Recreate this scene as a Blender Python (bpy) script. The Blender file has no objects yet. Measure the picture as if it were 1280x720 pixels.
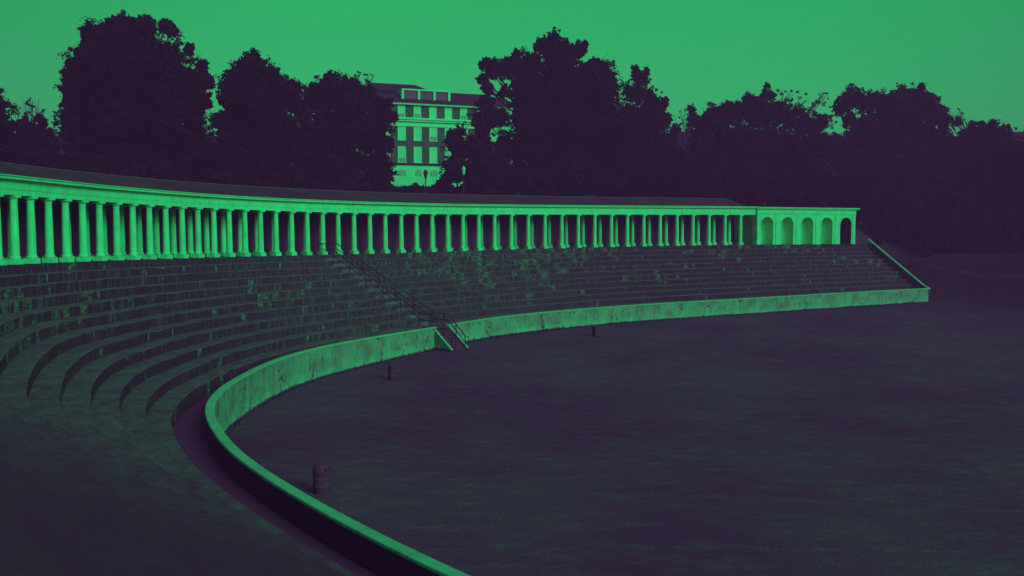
import bpy, math, random
import numpy as np
from mathutils import Vector, Matrix
R = math.radians
random.seed(7); rng = np.random.default_rng(7)
SC = bpy.context.scene
COL = SC.collection

# ------------------------------------------------------------------ camera, sky, sun, exposure
F = 1150.0; PITCH = math.atan(72 / F); EYE = 1.7
cam = bpy.data.cameras.new('Camera'); camo = bpy.data.objects.new('Camera', cam); COL.objects.link(camo)
cam.sensor_width = 36; cam.lens = 36 * F / 1280; cam.clip_end = 6000
camo.location = (0, 0, EYE); camo.rotation_euler = (math.pi / 2 - PITCH, 0, 0)
SC.camera = camo

SUN_EL, SUN_AZ = R(24), R(136)          # azimuth clockwise from +Y: behind the camera, to the right
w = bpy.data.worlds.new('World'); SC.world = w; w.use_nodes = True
nt = w.node_tree; nt.nodes.clear()
def N(nt, kind, **kw):
    n = nt.nodes.new(kind)
    for k, v in kw.items(): setattr(n, k, v)
    return n
def L(nt, a, b): nt.links.new(a, b)
def MATH(nt, op, a, b=None, c=None, clamp=False):
    n = N(nt, 'ShaderNodeMath', operation=op, use_clamp=clamp)
    for i, v in enumerate((a, b, c)):
        if v is None: continue
        if isinstance(v, (int, float)): n.inputs[i].default_value = v
        else: L(nt, v, n.inputs[i])
    return n.outputs[0]
def MAPR(nt, v, a, b, c=0.0, d=1.0, smooth=True):
    n = N(nt, 'ShaderNodeMapRange', interpolation_type='SMOOTHSTEP' if smooth else 'LINEAR')
    L(nt, v, n.inputs[0])
    for i, x in zip((1, 2, 3, 4), (a, b, c, d)): n.inputs[i].default_value = x
    return n.outputs[0]
def MIXC(nt, fac, a, b, blend='MIX'):
    n = N(nt, 'ShaderNodeMix', data_type='RGBA', blend_type=blend)
    for i, v in ((0, fac), (6, a), (7, b)):
        if isinstance(v, (int, float)): n.inputs[i].default_value = v
        elif isinstance(v, tuple): n.inputs[i].default_value = (*v, 1)
        else: L(nt, v, n.inputs[i])
    return n.outputs[2]
sky = N(nt, 'ShaderNodeTexSky', sky_type='NISHITA', sun_disc=False, sun_elevation=SUN_EL, sun_rotation=SUN_AZ)
bw = N(nt, 'ShaderNodeRGBToBW'); L(nt, sky.outputs[0], bw.inputs[0])
lum = MATH(nt, 'MULTIPLY', MATH(nt, 'POWER', bw.outputs[0], 0.35), 1.0)
tc = N(nt, 'ShaderNodeTexCoord'); sx = N(nt, 'ShaderNodeSeparateXYZ'); L(nt, tc.outputs['Generated'], sx.inputs[0])
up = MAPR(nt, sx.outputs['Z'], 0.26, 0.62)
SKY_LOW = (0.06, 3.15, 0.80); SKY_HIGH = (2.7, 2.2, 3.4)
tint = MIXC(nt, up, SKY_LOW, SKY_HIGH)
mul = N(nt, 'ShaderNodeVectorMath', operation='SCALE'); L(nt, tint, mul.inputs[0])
side = MAPR(nt, MATH(nt, 'ABSOLUTE', MATH(nt, 'SUBTRACT', sx.outputs['X'], .05)), .22, .62, 1, .72)   # sky dimmed to the sides to imitate lens vignetting
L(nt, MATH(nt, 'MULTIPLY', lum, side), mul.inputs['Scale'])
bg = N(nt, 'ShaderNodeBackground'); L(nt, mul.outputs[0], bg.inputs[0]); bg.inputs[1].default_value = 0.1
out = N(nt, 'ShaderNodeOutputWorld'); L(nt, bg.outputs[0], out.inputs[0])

sl = bpy.data.lights.new('Sun', 'SUN'); so = bpy.data.objects.new('Sun', sl); COL.objects.link(so)
sl.energy = 2.8; sl.angle = R(28); sl.color = (0.80, 1.0, 0.78)
sd_ = Vector((math.sin(SUN_AZ) * math.cos(SUN_EL), math.cos(SUN_AZ) * math.cos(SUN_EL), math.sin(SUN_EL)))
so.rotation_euler = sd_.to_track_quat('Z', 'Y').to_euler(); so.location = (20, -30, 40)
vs = SC.view_settings; vs.view_transform = 'Standard'; vs.look = 'None'; vs.exposure = 0; vs.gamma = 1; vs.use_curve_mapping = False
SC.cycles.max_bounces = 5; SC.cycles.diffuse_bounces = 3; SC.cycles.transparent_max_bounces = 4

HAZE, HAZE_COL = .0015, (.48, .165, .65)

# ------------------------------------------------------------------ helpers
cp, sp = math.cos(PITCH), math.sin(PITCH)
def at(x, y, Y):                          # point of the view ray through a photo pixel at depth Y
    a, d = (x - 640) / F, (360 - y) / F
    k = Y / (cp + d * sp)
    return Vector((a * k, Y, EYE + (-sp + d * cp) * k))
def px_x(p):
    X, Y, Z = p[0], p[1], p[2] - EYE
    return 640 + F * X / (Y * cp - Z * sp)

class MB:
    def __init__(s): s.v = []; s.f = []; s.uv = []
    def add(s, vs, fs, uv=None):
        o = len(s.v); s.v += [tuple(p) for p in vs]
        s.uv += list(uv) if uv is not None else [(p[0], p[2]) for p in vs]
        s.f += [tuple(i + o for i in f) for f in fs]
    def box(s, x0, x1, y0, y1, z0, z1, m=None):
        P = [Vector(p) for p in ((x0,y0,z0),(x1,y0,z0),(x1,y1,z0),(x0,y1,z0),(x0,y0,z1),(x1,y0,z1),(x1,y1,z1),(x0,y1,z1))]
        if m is not None: P = [m @ p for p in P]
        s.add(P, [(0,3,2,1),(4,5,6,7),(0,1,5,4),(1,2,6,5),(2,3,7,6),(3,0,4,7)])
    def tube(s, pts, r, n=6, taper=None):
        pts = [Vector(p) for p in pts]; rings = []
        for i, p in enumerate(pts):
            t = (pts[min(i + 1, len(pts) - 1)] - pts[max(i - 1, 0)]).normalized()
            a = t.cross(Vector((0, 0, 1)))
            if a.length < 1e-3: a = t.cross(Vector((1, 0, 0)))
            a.normalize(); b = t.cross(a)
            rr = r if taper is None else r * taper[i]
            rings.append([p + (a * math.cos(2*math.pi*k/n) + b * math.sin(2*math.pi*k/n)) * rr for k in range(n)])
        vs = [q for g in rings for q in g]; fs = []
        for i in range(len(pts) - 1):
            for k in range(n):
                fs.append((i*n+k, i*n+(k+1)%n, (i+1)*n+(k+1)%n, (i+1)*n+k))
        fs.append(tuple(range(n))[::-1]); fs.append(tuple(range((len(pts)-1)*n, len(pts)*n)))
        s.add(vs, fs)
    def lathe(s, prof, n=20, c=(0, 0)):
        vs = []; fs = []
        for r, z in prof:
            for k in range(n):
                a = 2*math.pi*k/n; vs.append((c[0]+r*math.cos(a), c[1]+r*math.sin(a), z))
        for i in range(len(prof)-1):
            for k in range(n): fs.append((i*n+k, i*n+(k+1)%n, (i+1)*n+(k+1)%n, (i+1)*n+k))
        fs.append(tuple(range(n))[::-1]); fs.append(tuple(range((len(prof)-1)*n, len(prof)*n)))
        s.add(vs, fs)
    def mesh(s, name, mat, smooth=False):
        me = bpy.data.meshes.new(name); me.from_pydata(s.v, [], s.f)
        ul = me.uv_layers.new(name='UVMap')
        idx = np.empty(len(me.loops), dtype=np.int32); me.loops.foreach_get('vertex_index', idx)
        ul.data.foreach_set('uv', np.asarray(s.uv, dtype=np.float32)[idx].ravel())
        if smooth:
            me.polygons.foreach_set('use_smooth', [True]*len(me.polygons))
            try: me.set_sharp_from_angle(angle=R(40))
            except Exception: pass
        me.materials.append(mat); me.update()
        return me
    def build(s, name, mat, parent=None, smooth=False):
        o = bpy.data.objects.new(name, s.mesh(name, mat, smooth)); COL.objects.link(o)
        if parent is not None: o.parent = parent
        return o
def tag(o, label=None, cat=None, group=None, kind=None):
    for k, v in (('label', label), ('category', cat), ('group', group), ('kind', kind)):
        if v: o[k] = v
    return o
def empty(name, loc=(0, 0, 0), rz=0.0):
    o = bpy.data.objects.new(name, None); COL.objects.link(o); o.location = loc; o.rotation_euler = (0, 0, rz); o.empty_display_size = .3
    return o
def sub(o, parent):
    c = o.copy(); COL.objects.link(c); c.parent = parent; return c

# ------------------------------------------------------------------ materials
DK = (0.050, 0.024, 0.070); BR = (0.015, 0.80, 0.25)
def mixt(t, dk=DK, br=BR): return tuple(a + (b - a) * t for a, b in zip(dk, br))
def newmat(name, rough=.95, spec=.08):
    m = bpy.data.materials.new(name); m.use_nodes = True; nt = m.node_tree
    b = nt.nodes['Principled BSDF']; b.inputs['Roughness'].default_value = rough
    b.inputs['Specular IOR Level'].default_value = spec
    return m, nt, b
def coords(nt, kind='Object', scale=(1, 1, 1)):
    if kind == 'World': o = N(nt, 'ShaderNodeNewGeometry').outputs['Position']
    else: o = N(nt, 'ShaderNodeTexCoord').outputs[kind]
    mp = N(nt, 'ShaderNodeMapping'); L(nt, o, mp.inputs[0]); mp.inputs['Scale'].default_value = scale
    return mp.outputs[0]
def NOISE(nt, co, scale, detail=3, rough=.55):
    n = N(nt, 'ShaderNodeTexNoise'); L(nt, co, n.inputs['Vector'])
    n.inputs['Scale'].default_value = scale; n.inputs['Detail'].default_value = detail; n.inputs['Roughness'].default_value = rough
    return n.outputs[0]
def BUMP(nt, b, h, dist=.02, st=.5):
    n = N(nt, 'ShaderNodeBump'); n.inputs['Distance'].default_value = dist; n.inputs['Strength'].default_value = st
    L(nt, h, n.inputs['Height']); L(nt, n.outputs[0], b.inputs['Normal'])
def DUO(nt, b, t, dk=DK, br=BR): L(nt, MIXC(nt, t, dk, br), b.inputs['Base Color'])

def m_plain(name, t, var=.1, rough=.9, scale=3, dk=DK, br=BR, spec=.08):
    m, nt, b = newmat(name, rough, spec)
    n = NOISE(nt, coords(nt, 'World'), scale, 5)
    DUO(nt, b, MAPR(nt, n, .25, .75, max(0, t - var), min(1, t + var)), dk, br)
    return m
def m_plaster():
    m, nt, b = newmat('aged_white_paint', .8)
    n = NOISE(nt, coords(nt, 'World'), 1.3, 6); s = NOISE(nt, coords(nt, 'World', (5, 5, .5)), 1.5, 4)
    t = MATH(nt, 'ADD', MAPR(nt, n, .3, .7, .62, .80), MAPR(nt, s, .35, .7, 0, .18), clamp=True)
    DUO(nt, b, t); BUMP(nt, b, n, .01, .3)
    return m
def m_wall():
    m, nt, b = newmat('stained_rendered_wall', .9)
    uv = N(nt, 'ShaderNodeTexCoord').outputs['UV']
    sx = N(nt, 'ShaderNodeSeparateXYZ'); L(nt, uv, sx.inputs[0])
    wp = coords(nt, 'World')
    n1 = NOISE(nt, wp, .9, 6, .65); n2 = NOISE(nt, coords(nt, 'World', (3, 3, .35)), 1.6, 5, .6); n3 = NOISE(nt, wp, 4.5, 4, .6)
    base = MATH(nt, 'ADD', MAPR(nt, n1, .32, .68, .19, .40), MAPR(nt, n2, .35, .75, .05, -.10))
    low = MAPR(nt, sx.outputs['Y'], .05, .75, .14, 0)                       # paler towards the foot
    base = MATH(nt, 'ADD', base, MATH(nt, 'ADD', low, MAPR(nt, NOISE(nt, wp, 11, 4, .75), .3, .7, -.07, .05)))
    spot = MAPR(nt, MATH(nt, 'MULTIPLY', NOISE(nt, coords(nt, 'World', (1.0, 1.0, .55)), 1.3, 3), n3), .325, .375)
    seam = MATH(nt, 'FRACT', MATH(nt, 'DIVIDE', sx.outputs['X'], 6.1))
    seamm = MATH(nt, 'MULTIPLY', MAPR(nt, MATH(nt, 'ABSOLUTE', MATH(nt, 'SUBTRACT', seam, .5)), .006, .001), MAPR(nt, n2, .45, .6))
    t = MATH(nt, 'MULTIPLY', base, MATH(nt, 'SUBTRACT', 1.0, MATH(nt, 'MAXIMUM', MATH(nt, 'MULTIPLY', spot, .92), MATH(nt, 'MULTIPLY', seamm, .8))), clamp=True)
    foot = MAPR(nt, MATH(nt, 'SUBTRACT', sx.outputs['Y'], MATH(nt, 'MULTIPLY', n3, .34)), .0, -.1)
    t = MATH(nt, 'MULTIPLY', t, MATH(nt, 'SUBTRACT', 1.0, foot), clamp=True)
    DUO(nt, b, t); BUMP(nt, b, n3, .02, .4)
    return m
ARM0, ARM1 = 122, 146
def m_tier():
    m, nt, b = newmat('weathered_concrete', .95)
    uv = N(nt, 'ShaderNodeTexCoord').outputs['UV']
    su = N(nt, 'ShaderNodeSeparateXYZ'); L(nt, uv, su.inputs[0])
    geo = N(nt, 'ShaderNodeNewGeometry'); sn = N(nt, 'ShaderNodeSeparateXYZ'); L(nt, geo.outputs['Normal'], sn.inputs[0])
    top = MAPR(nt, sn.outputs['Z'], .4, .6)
    wp = coords(nt, 'World')
    big = NOISE(nt, wp, .07, 3); mid = NOISE(nt, wp, .8, 5, .65); fine = NOISE(nt, wp, 5, 5, .7)
    # treads: dirty, worn patches and long drag marks
    drag = NOISE(nt, coords(nt, 'UV', (.6, 6, 1)), 1.2, 6, .7)
    f2 = NOISE(nt, coords(nt, 'World', (1.6, 5, 1)), 2.2, 6, .75)
    arm = MAPR(nt, su.outputs['X'], ARM0, ARM1, 1, 0)                          # treads darken along the near arm
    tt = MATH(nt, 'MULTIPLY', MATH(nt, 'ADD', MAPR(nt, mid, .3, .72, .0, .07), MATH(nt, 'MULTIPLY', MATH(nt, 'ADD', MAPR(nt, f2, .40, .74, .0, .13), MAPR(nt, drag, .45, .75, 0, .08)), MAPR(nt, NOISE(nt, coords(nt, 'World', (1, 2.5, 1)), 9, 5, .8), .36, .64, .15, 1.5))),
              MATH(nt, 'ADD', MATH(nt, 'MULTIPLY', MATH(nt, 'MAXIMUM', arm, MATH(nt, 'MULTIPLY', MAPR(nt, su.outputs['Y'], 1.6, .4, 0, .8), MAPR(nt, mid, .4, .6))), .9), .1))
    # risers: darker base than the treads, vertical runs, pale repaired slabs
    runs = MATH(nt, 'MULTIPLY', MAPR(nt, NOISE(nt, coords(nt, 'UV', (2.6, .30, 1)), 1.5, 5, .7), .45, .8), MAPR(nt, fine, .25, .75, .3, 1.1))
    cell = N(nt, 'ShaderNodeCombineXYZ')
    L(nt, MATH(nt, 'FLOOR', MATH(nt, 'MULTIPLY', su.outputs['X'], 1.7)), cell.inputs[0]); L(nt, MATH(nt, 'FLOOR', su.outputs['Y']), cell.inputs[1])
    wn = N(nt, 'ShaderNodeTexWhiteNoise'); L(nt, cell.outputs[0], wn.inputs[0])
    zone = MATH(nt, 'MULTIPLY', MAPR(nt, NOISE(nt, coords(nt, 'World', (1, 1, 2)), .085, 3), .46, .62), MAPR(nt, su.outputs['Y'], 1.5, 7, .25, 1.1))
    lim = MATH(nt, 'SUBTRACT', .985, MATH(nt, 'MULTIPLY', zone, .12))
    blot = MATH(nt, 'MULTIPLY', MAPR(nt, NOISE(nt, coords(nt, 'World', (1, 1, 3.2)), 2.2, 5, .7), .42, .60), MAPR(nt, fine, .25, .7, .25, 1))
    c2 = N(nt, 'ShaderNodeCombineXYZ'); L(nt, MATH(nt, 'MULTIPLY', su.outputs['X'], .75), c2.inputs[0]); L(nt, MATH(nt, 'MULTIPLY', MATH(nt, 'FLOOR', su.outputs['Y']), 7.31), c2.inputs[1])
    n1d = NOISE(nt, c2.outputs[0], 1.0, 5, .75)                              # irregular lengths along each row
    ragged = MATH(nt, 'ADD', n1d, MAPR(nt, NOISE(nt, wp, 3.5, 4, .7), .3, .7, -.05, .05))
    band = MAPR(nt, MATH(nt, 'SUBTRACT', ragged, MATH(nt, 'SUBTRACT', .66, MATH(nt, 'MULTIPLY', zone, .13))), .0, .03)
    slab = MATH(nt, 'MAXIMUM', MATH(nt, 'MULTIPLY', MATH(nt, 'GREATER_THAN', wn.outputs[0], lim), blot), MATH(nt, 'MULTIPLY', MATH(nt, 'MULTIPLY', band, blot), .8))
    joint = MAPR(nt, MATH(nt, 'ABSOLUTE', MATH(nt, 'SUBTRACT', MATH(nt, 'FRACT', MATH(nt, 'MULTIPLY', su.outputs['X'], .29)), .5)), .035, .01)
    jn = MATH(nt, 'MULTIPLY', joint, MAPR(nt, NOISE(nt, coords(nt, 'UV', (.35, 1, 1)), 1.7, 2), .56, .66))
    worn = MATH(nt, 'MULTIPLY', MAPR(nt, su.outputs['X'], 38, 62), MAPR(nt, su.outputs['X'], 96, 72))   # cleaner concrete round the stair
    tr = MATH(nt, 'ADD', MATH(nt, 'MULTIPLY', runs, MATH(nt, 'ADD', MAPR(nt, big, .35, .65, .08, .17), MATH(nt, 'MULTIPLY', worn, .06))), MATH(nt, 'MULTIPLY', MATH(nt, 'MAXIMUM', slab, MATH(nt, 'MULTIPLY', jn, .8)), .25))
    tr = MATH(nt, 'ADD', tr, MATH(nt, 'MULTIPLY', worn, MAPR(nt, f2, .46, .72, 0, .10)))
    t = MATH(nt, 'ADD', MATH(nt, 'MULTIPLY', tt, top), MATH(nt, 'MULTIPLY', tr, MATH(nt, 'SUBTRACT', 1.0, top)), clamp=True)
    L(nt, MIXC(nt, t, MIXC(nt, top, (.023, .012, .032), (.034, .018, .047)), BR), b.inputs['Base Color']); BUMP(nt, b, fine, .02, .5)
    return m
def m_grass():
    m, nt, b = newmat('field_grass', 1, .0)
    wp = coords(nt, 'World')
    a = NOISE(nt, wp, .12, 4); c = NOISE(nt, coords(nt, 'World', (1, 2.4, 1)), .8, 6, .7); d = NOISE(nt, wp, 9, 4, .7)
    t = MATH(nt, 'MULTIPLY', MATH(nt, 'ADD', MAPR(nt, a, .3, .7, .0, .03), MAPR(nt, c, .45, .75, 0, .045)), MAPR(nt, d, .3, .7, .5, 1.5))
    sp_ = N(nt, 'ShaderNodeSeparateXYZ'); L(nt, wp, sp_.inputs[0])
    bank = MATH(nt, 'MULTIPLY', MAPR(nt, sp_.outputs['X'], 30, 66), MAPR(nt, sp_.outputs['Y'], 62, 104))   # ground darker towards the far right bank
    keep = MATH(nt, 'SUBTRACT', 1.0, bank)
    L(nt, MIXC(nt, MATH(nt, 'MULTIPLY', t, keep), MIXC(nt, bank, (.047, .027, .065), (.018, .010, .026)), BR), b.inputs['Base Color']); BUMP(nt, b, d, .06, .7)
    return m
def m_leaf(name, c):
    m, nt, b = newmat(name, 1, 0)
    oi = N(nt, 'ShaderNodeNewGeometry')
    L(nt, MIXC(nt, oi.outputs['Random Per Island'], tuple(x*.75 for x in c), tuple(x*1.25 for x in c)), b.inputs['Base Color'])
    tl = N(nt, 'ShaderNodeBsdfTranslucent'); L(nt, b.inputs['Base Color'].links[0].from_socket, tl.inputs[0])
    ms = N(nt, 'ShaderNodeMixShader'); ms.inputs[0].default_value = .5; L(nt, b.outputs[0], ms.inputs[1]); L(nt, tl.outputs[0], ms.inputs[2]); L(nt, ms.outputs[0], nt.nodes['Material Output'].inputs[0])
    return m
def m_roof():
    m, nt, b = newmat('dark_standing_seam_roof', .8, .1)
    su = N(nt, 'ShaderNodeSeparateXYZ'); L(nt, N(nt, 'ShaderNodeTexCoord').outputs['UV'], su.inputs[0])
    seam = MAPR(nt, MATH(nt, 'ABSOLUTE', MATH(nt, 'SUBTRACT', MATH(nt, 'FRACT', MATH(nt, 'DIVIDE', su.outputs['X'], .6)), .5)), .03, .07, .5, 1)
    n = NOISE(nt, coords(nt, 'World'), .35, 5, .65)
    DUO(nt, b, MATH(nt, 'MULTIPLY', MAPR(nt, n, .3, .7, .0, .022), seam), (.022, .0125, .031))
    return m
def m_brick(name, t0, t1):
    m, nt, b = newmat(name, .9)
    br = N(nt, 'ShaderNodeTexBrick'); L(nt, coords(nt, 'Object', (1, 1, 1)), br.inputs['Vector'])
    mp = br.inputs['Vector'].links[0].from_node; mp.inputs['Rotation'].default_value = (R(90), 0, 0)
    br.inputs['Scale'].default_value = 4; br.inputs['Color1'].default_value = (*mixt(t0, (.012,.008,.018)), 1); br.inputs['Color2'].default_value = (*mixt(t1, (.012,.008,.018)), 1)
    br.inputs['Mortar'].default_value = (*mixt(t1 * 1.3, (.012,.008,.018)), 1); br.inputs['Mortar Size'].default_value = .012
    L(nt, br.outputs['Color'], b.inputs['Base Color'])
    return m
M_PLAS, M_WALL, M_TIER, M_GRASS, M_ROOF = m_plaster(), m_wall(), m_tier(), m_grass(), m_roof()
def m_cope():
    m, nt, b = newmat('worn_coping_paint', .85)
    su = N(nt, 'ShaderNodeSeparateXYZ'); L(nt, N(nt, 'ShaderNodeTexCoord').outputs['UV'], su.inputs[0])
    wp = coords(nt, 'World'); n = NOISE(nt, wp, 1.1, 6, .65); f = NOISE(nt, wp, 7, 4, .7)
    j = MAPR(nt, MATH(nt, 'ABSOLUTE', MATH(nt, 'SUBTRACT', MATH(nt, 'FRACT', MATH(nt, 'DIVIDE', su.outputs['X'], 2.05)), .5)), .004, .012, .45, 1)
    t = MATH(nt, 'MULTIPLY', MATH(nt, 'MULTIPLY', MAPR(nt, n, .3, .7, .42, .60), MAPR(nt, f, .28, .45, .72, 1)), j)
    DUO(nt, b, t); BUMP(nt, b, f, .01, .4)
    return m
M_COPE = m_cope()
M_METAL = m_plain('dark_painted_iron', .0, .01, .7, 6, (.035, .016, .05))
M_DRUM = m_plain('dark_steel_drum', .0, .004, .7, 6, (.048, .022, .066))
M_DARK = m_plain('dark_masonry', .0, .004, .95, 2, (.062, .022, .083))  # even dark tone shared by back wall, beam, ceiling and passage
M_LEAF = m_leaf('dark_leaf', (.017, .0075, .024)); M_LEAF2 = m_leaf('dusky_leaf', (.018, .008, .025))
M_BARK = m_plain('dark_bark', 0, .004, 1, 4, (.05, .02, .07))
M_BRICK = m_brick('building_brick', .05, .085)
M_TRIM = m_plain('building_white_trim', .95, .1, .8, 1.0)
M_STONE = m_plain('building_pale_stone', .84, .12, .85, .8)
M_BLIND = m_plain('window_blind', .84, .14, .6, .5)
M_GLASSD = m_plain('dark_window_pane', .02, .01, .35, .5)
M_SASH = m_plain('grey_sash', .3, .05, .6, 1)
M_PATH = m_plain('worn_footpath', .004, .004, .95, 1.5, (.024, .013, .033))
M_WEED = m_plain('dark_weed', .0, .01, 1, 3, (.050, .028, .068))
M_STEP = m_plain('worn_step_concrete', .09, .07, .95, 2.2)
M_TRENCH = m_plain('shade_toned_concrete', 0, .003, 1, 2, (.058, .024, .078))  # shade of the walkway trench put into the base colour
M_SLATE = m_plain('dark_slate', .0, .006, .8, 2, (.014, .008, .020))

# ------------------------------------------------------------------ plan of the amphitheatre (metres)
PAIRS = [  # back edge of the low wall's coping  <->  front edge of the colonnade terrace, z of both
 (46.5,103.04,-4.75, 44.0,113.9,.04),(32.2,94.8,-4.81, 28.4,106.6,.05),(19.8,87.4,-4.88, 14.2,99.9,-.03),(11.55,82.6,-4.93, 6.0,94.9,-.11),
 (5.46,78.0,-4.97, -.7,89.5,-.19),(0,72.95,-5.01, -6.8,84.0,-.26),(-2.55,69.6,-5.03, -10.5,79.8,-.28),(-5.2,65.0,-5.05, -14.5,75.0,-.28),
 (-9.0,58.2,-5.05, -19.0,68.5,-.23),(-10.95,54.1,-5.05, -21.3,63.0,-.18),(-12.4,48.7,-5.05, -23.5,55,-.09),(-12.75,42.6,-5.05, -24.5,46,-.0),
 (-12.5,38.35,-5.05, -24.6,39,.02),(-11.8,35.0,-5.05, -22.7,33.5,.0),(-9.97,30.4,-5.05, -19.6,26.2,0),(-8.5,27.55,-5.05, -17.4,21.8,0),
 (-5.5,23.0,-5.05, -13.2,16.4,0),(-1.3,17.7,-5.05, -8.7,10.7,0),(4.2,12.0,-5.05, -3.5,4.4,0),(10,6.1,-5.05, 2.6,-1.9,0),(18,-2.0,-5.05, 10.6,-9.9,0)]
A = np.array(PAIRS)
def spline(P, n):
    d = np.r_[0, np.cumsum(np.linalg.norm(np.diff((A[:, :2] + A[:, 3:5]) / 2, axis=0), axis=1))]
    T = np.gradient(P, d, axis=0); t = np.linspace(0, d[-1], n); i = np.clip(np.searchsorted(d, t, side='right') - 1, 0, len(d) - 2)
    h = (d[i+1] - d[i])[:, None]; s = ((t - d[i]) / (d[i+1] - d[i]))[:, None]
    return (2*s**3-3*s**2+1)*P[i] + (s**3-2*s**2+s)*h*T[i] + (-2*s**3+3*s**2)*P[i+1] + (s**3-s**2)*h*T[i+1]
NS = 640
S = spline(A, NS)
ker = np.exp(-np.linspace(-2, 2, 25)**2); ker /= ker.sum()
pad = np.vstack([2*S[0] - S[12:0:-1], S, 2*S[-1] - S[-2:-14:-1]])
S = np.stack([np.convolve(pad[:, k], ker, 'valid') for k in range(6)], 1)
P0, Z0, P1, Z1 = S[:, :2], S[:, 2], S[:, 3:5], S[:, 5]
def normals(P):                            # unit normals pointing away from the field
    T = np.gradient(P, axis=0); T /= np.linalg.norm(T, axis=1)[:, None]
    return np.stack([T[:, 1], -T[:, 0]], 1)
N0, N1 = normals(P0), normals(P1)
for a in (N0, N1): assert a[NS//2][0] < 0
ARC1 = np.r_[0, np.cumsum(np.linalg.norm(np.diff(P1, axis=0), axis=1))]
ARC0 = np.r_[0, np.cumsum(np.linalg.norm(np.diff(P0, axis=0), axis=1))]
WID = np.linalg.norm(P1 - P0, axis=1)
def field_z(y): return np.interp(y, [0, 45, 55, 66, 103, 200], [-7.0, -6.95, -6.85, -6.6, -6.33, -6.3])
def on1(s, off=0.0):                       # point, z, tangent angle at arc length s of the terrace edge
    x = np.interp(s, ARC1, P1[:, 0]); y = np.interp(s, ARC1, P1[:, 1]); z = np.interp(s, ARC1, Z1)
    nx = np.interp(s, ARC1, N1[:, 0]); ny = np.interp(s, ARC1, N1[:, 1]); l = math.hypot(nx, ny)
    return Vector((x + nx/l*off, y + ny/l*off, z)), Vector((nx/l, ny/l, 0))
def strip(mb, rows, uvs, closed=False, caps=True):
    """rows: list over the profile of (n,3) arrays running along the curve"""
    n = len(rows[0]); m = len(rows); vs = np.concatenate(rows); uv = np.concatenate(uvs); fs = []
    for j in range(m if closed else m - 1):
        a, b = j * n, ((j + 1) % m) * n
        for i in range(n - 1): fs.append((a+i, b+i, b+i+1, a+i+1))
    if closed and caps:
        fs.append(tuple(j*n for j in range(m))); fs.append(tuple(j*n + n-1 for j in range(m))[::-1])
    mb.add(vs, fs, uv)
def sweep1(prof, i0, i1, step=2, zoff=None, uvscale=1.0):
    """sweep a closed (offset outward, height) profile along the terrace edge"""
    idx = np.r_[np.arange(i0, i1, step), i1]; mb = MB(); rows = []; uvs = []; acc = 0
    for j, (o, z) in enumerate(prof):
        if j: acc += math.hypot(o - prof[j-1][0], z - prof[j-1][1])
        q = P1[idx] + N1[idx] * o
        rows.append(np.c_[q, Z1[idx] + z]); uvs.append(np.c_[ARC1[idx], np.full(len(idx), acc)])
    strip(mb, rows, uvs, True); return mb

# ------------------------------------------------------------------ ground
ex = (P1[0] - P1[12]); ex /= np.linalg.norm(ex); ex2 = (P1[-1] - P1[-12]); ex2 /= np.linalg.norm(ex2)
EXT = np.vstack([P1[0] + ex * np.arange(600, 0, -2)[:, None], P1, P1[-1] + ex2 * np.arange(2, 400, 2)[:, None]])
NEXT = normals(EXT)
def height(X, Y):
    X = np.asarray(X, float).ravel(); Y = np.asarray(Y, float).ravel(); H = np.empty(len(X))
    for a in range(0, len(X), 2000):
        q = np.c_[X[a:a+2000], Y[a:a+2000]]
        d2 = ((q[:, None, :] - EXT[None])**2).sum(2); k = d2.argmin(1)
        sd = ((q - EXT[k]) * NEXT[k]).sum(1); sd = np.sign(sd) * np.sqrt(d2[np.arange(len(k)), k])
        se = (300 - k) * 2.0
        se = np.where(k < 300, se, -1)
        bank = -6.9 + 9.9 * np.clip((sd - 4.2) / 4.5, 0, 1)
        slope = np.interp(sd, [-34, 2, 14], [-6.4, -.4, 3.2])
        fz = field_z(q[:, 1])
        b = np.clip((se - 1) / 14, 0, 1); b = b*b*(3-2*b)
        h = np.where(sd > 4.2, bank, fz)
        h = np.where(se > 0, fz*(1-b) + slope*b, h)
        h = np.where((se > 0) & (sd > 0), np.maximum(h, np.minimum(bank, slope + 2)), h)
        h = np.where(sd > 8.7, np.where(se > 0, np.minimum(h, 3.1), 3.0) + np.clip(sd - 8.7, 0, 75) * .098, h)
        H[a:a+2000] = h
    return H
gx = np.unique(np.r_[-2500, -1500, -900, -600, np.arange(-400, -90, 20), np.arange(-90, 130, 2.5), np.arange(130, 420, 20), 600, 900, 1500, 2500])
gy = np.unique(np.r_[-1500, -800, -400, np.arange(-200, -40, 20), np.arange(-40, 190, 2.5), np.arange(190, 500, 20), 700, 1000, 1600, 2600, 4000])
GX, GY = np.meshgrid(gx, gy); GZ = height(GX, GY).reshape(GX.shape)
mb = MB(); nx_, ny_ = len(gx), len(gy)
mb.add(np.c_[GX.ravel(), GY.ravel(), GZ.ravel()], [(j*nx_+i, j*nx_+i+1, (j+1)*nx_+i+1, (j+1)*nx_+i) for j in range(ny_-1) for i in range(nx_-1)],
       np.c_[GX.ravel(), GY.ravel()])
g = mb.build('ground', M_GRASS, smooth=True); tag(g, 'dark mown grass field inside the terraces and the bank behind them', 'ground', kind='structure')

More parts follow.
